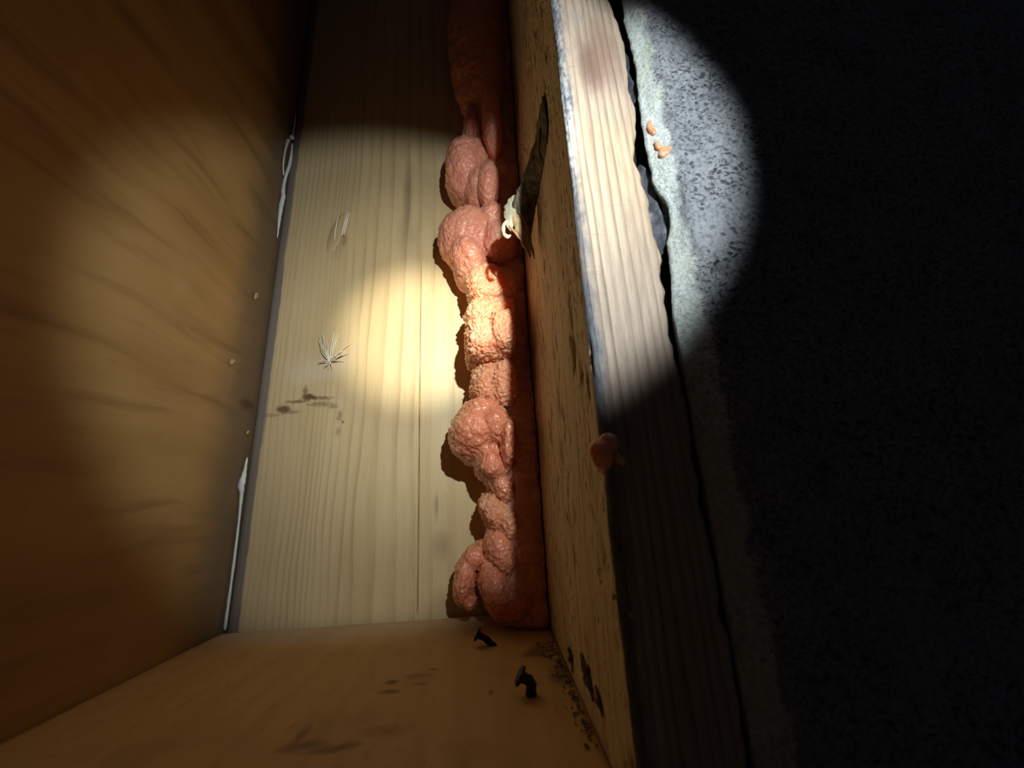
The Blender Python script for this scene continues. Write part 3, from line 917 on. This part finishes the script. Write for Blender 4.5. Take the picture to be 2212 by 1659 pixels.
for name, mat, pts, ra, rb in [
    ('splinter', 'chip', [(.2690, -.1500, .3360), (.2655, -.1500, .3285), (.2640, -.1500, .3200), (.2635, -.1495, .3110), (.2650, -.1490, .3030)], [.0012, .0040, .0050, .0042, .0010], .35),
    ('splinter', 'chip', [(.2625, -.1495, .3140), (.2588, -.1485, .3080), (.2590, -.1480, .3020), (.2618, -.1480, .2985), (.2640, -.1480, .3000)], [.0008, .0018, .0017, .0018, .0008], .7),
    ('splinter', 'splinter', [(.2660, -.1500, .3240), (.2695, -.1510, .3110), (.2730, -.1510, .3000), (.2760, -.1500, .2900), (.2785, -.1490, .2790)], [.0010, .0042, .0044, .0030, .0008], .5),
    ('splinter', 'splinter', [(.2633, -.1500, .3070), (.2690, -.1500, .2985), (.2735, -.1500, .2915), (.2770, -.1490, .2850)], [.0006, .0011, .0011, .0004], .8),
    ('splinter', 'splinter', [(.2715, -.1530, .3200), (.2760, -.1530, .3040), (.2790, -.1510, .2920), (.2815, -.1480, .2780)], [.0006, .0016, .0014, .0004], .8),
    ('splinter', 'splinter', [(.2838, -.2040, .3430), (.2832, -.2000, .3300), (.2836, -.1950, .3170)], [.0004, .0012, .0004], .8)]:
    p, r = resample(pts, ra, 26)
    v, f = tube(p, r, [q * rb for q in r], up=(-.34, -.94, 0), sides=10, seed=len(pts), rough=.6, freq=260)
    obj(name, v, f, M[mat], bark)

# torn membrane in the joint between sill and concrete
def membrane(label, strip, width, seed):
    a = np.linspace(0, 1, 46)
    zz = strip[0] + (strip[1] - strip[0]) * a
    n = 14
    t = np.linspace(0, 1, n)
    wv = width * (1 + 0.5 * fbm(np.stack([zz * 60, 0 * zz, 0 * zz + seed], -1), 3)) * np.sqrt(np.clip(1 - (2 * a - 1) ** 4, 0.05, 1))
    x0 = 0.3222 + 0.0010 * pnoise(np.stack([zz * 40, 0 * zz, 0 * zz + seed + 5], -1))
    PP = np.stack([x0[:, None] + wv[:, None] * t[None, :], S + 0.0075 + 0.0018 * np.sin(t * 3.0 + 1)[None, :] + 0 * zz[:, None], zz[:, None] + 0 * t[None, :]], -1)
    NN = np.zeros_like(PP); NN[..., 1] = -1
    dd = 0.0008 * fbm(PP * 160, 3)
    o = slab('membrane_scrap', PP, NN, dd, 0.0012, M['gasket'])
    tag(o, label, 'membrane', 'torn membrane in the joint')
membrane('torn dark membrane scrap poking out beside the lit concrete', (.262, .207), .0085, 1.0)
membrane('narrow dark membrane scrap high in the gap beside the concrete', (.345, .300), .0060, 7.0)

n_, m_ = 8, 160  # black strip added along the whole gap to darken it
gx, gz = np.meshgrid(np.linspace(0.3215, 0.3345, n_), np.linspace(-0.11, 1.0, m_), indexing='ij')
PP = np.stack([gx, 0 * gx + S + 0.0150, gz], -1)
NN = np.zeros_like(PP); NN[..., 1] = -1
tag(slab('gap_darkening_gasket', PP, NN, 0.0007 * fbm(PP * 120, 3), 0.0030, M['gasket_black']), 'black gasket strip added to darken the gap between timber plank and concrete', 'gasket')

# dark slivers and dust where the sill meets the bottom board
def sliver(label, a, b, r):
    mid = [(p + q) / 2 for p, q in zip(a, b)]
    p, rr = resample([a, mid, b], [r * .3, r, r * .25], 14)
    v, f = tube(p, rr, [q * .4 for q in rr], up=(1, 0, 0), sides=9, rough=1.3, freq=330)
    tag(obj('bark_sliver', v, f, M['sliver']), label, 'bark sliver', 'slivers at the foot of the timber plank')
sliver('dark bark sliver at the foot of the timber plank, deepest of three', (.2852, -.144, .0150), (.2852, -.153, .0050), .0025)
sliver('widest dark bark sliver at the foot of the timber plank', (.2852, -.1830, .0235), (.2852, -.2030, .0130), .0045)
sliver('dark bark sliver at the foot of the timber plank, nearest the front', (.2852, -.2110, .0215), (.2852, -.2180, .0130), .0025)
rd = random.Random(11)
DV, DF = [], []
for k in range(260):
    t = rd.random()
    y = -0.088 - 0.125 * t ** 1.3
    x = 0.2838 - abs(rd.gauss(0, 0.0065 if y > -0.12 else 0.0028))
    r = rd.uniform(0.0003, 0.0011)
    c = Vector((x, y, r * 0.45 + 0.0004))
    i0 = len(DV)
    n_ = 5
    for q in range(n_):
        a_ = 2 * math.pi * q / n_ + rd.uniform(-.4, .4)
        DV.append(tuple(c + Vector((math.cos(a_) * r * rd.uniform(.5, 1.3), math.sin(a_) * r * rd.uniform(.5, 1.6), rd.uniform(-.3, .3) * r))))
    DV.append(tuple(c + Vector((0, 0, r * .6)))); DV.append(tuple(c - Vector((0, 0, r * .5))))
    for q in range(n_):
        DF.append((i0 + q, i0 + (q + 1) % n_, i0 + n_)); DF.append((i0 + (q + 1) % n_, i0 + q, i0 + n_ + 1))
tag(obj('debris', DV, DF, M['dust'], smooth=False), 'loose dark dust and crumbs along the foot of the timber plank', 'debris', kind='stuff')

# tiny crumbs on the front arris of the sill and a hair on its inner face
speck('tiny pale crumb low on the front edge of the timber plank', 'crumb', (.2898, S - .0007, .0612), (.0014, .0007, .0010), 'splinter', 'crumb', 'crumbs on the plank edge')
speck('tiny pale crumb low on the inner arris of the timber plank', 'crumb', (.2855, S + .0045, .0660), (.0007, .0012, .0014), 'splinter', 'crumb', 'crumbs on the plank edge')
p, r = resample([(.2853, -.1600, .4640), (.2846, -.1700, .4520), (.2853, -.1810, .4390)], [.0003, .0004, .0002], 10)
v, f = tube(p, r, sides=5)
tag(obj('hair', v, f, M['fibre']), 'single pale hair high on the inner face of the timber plank', 'hair')
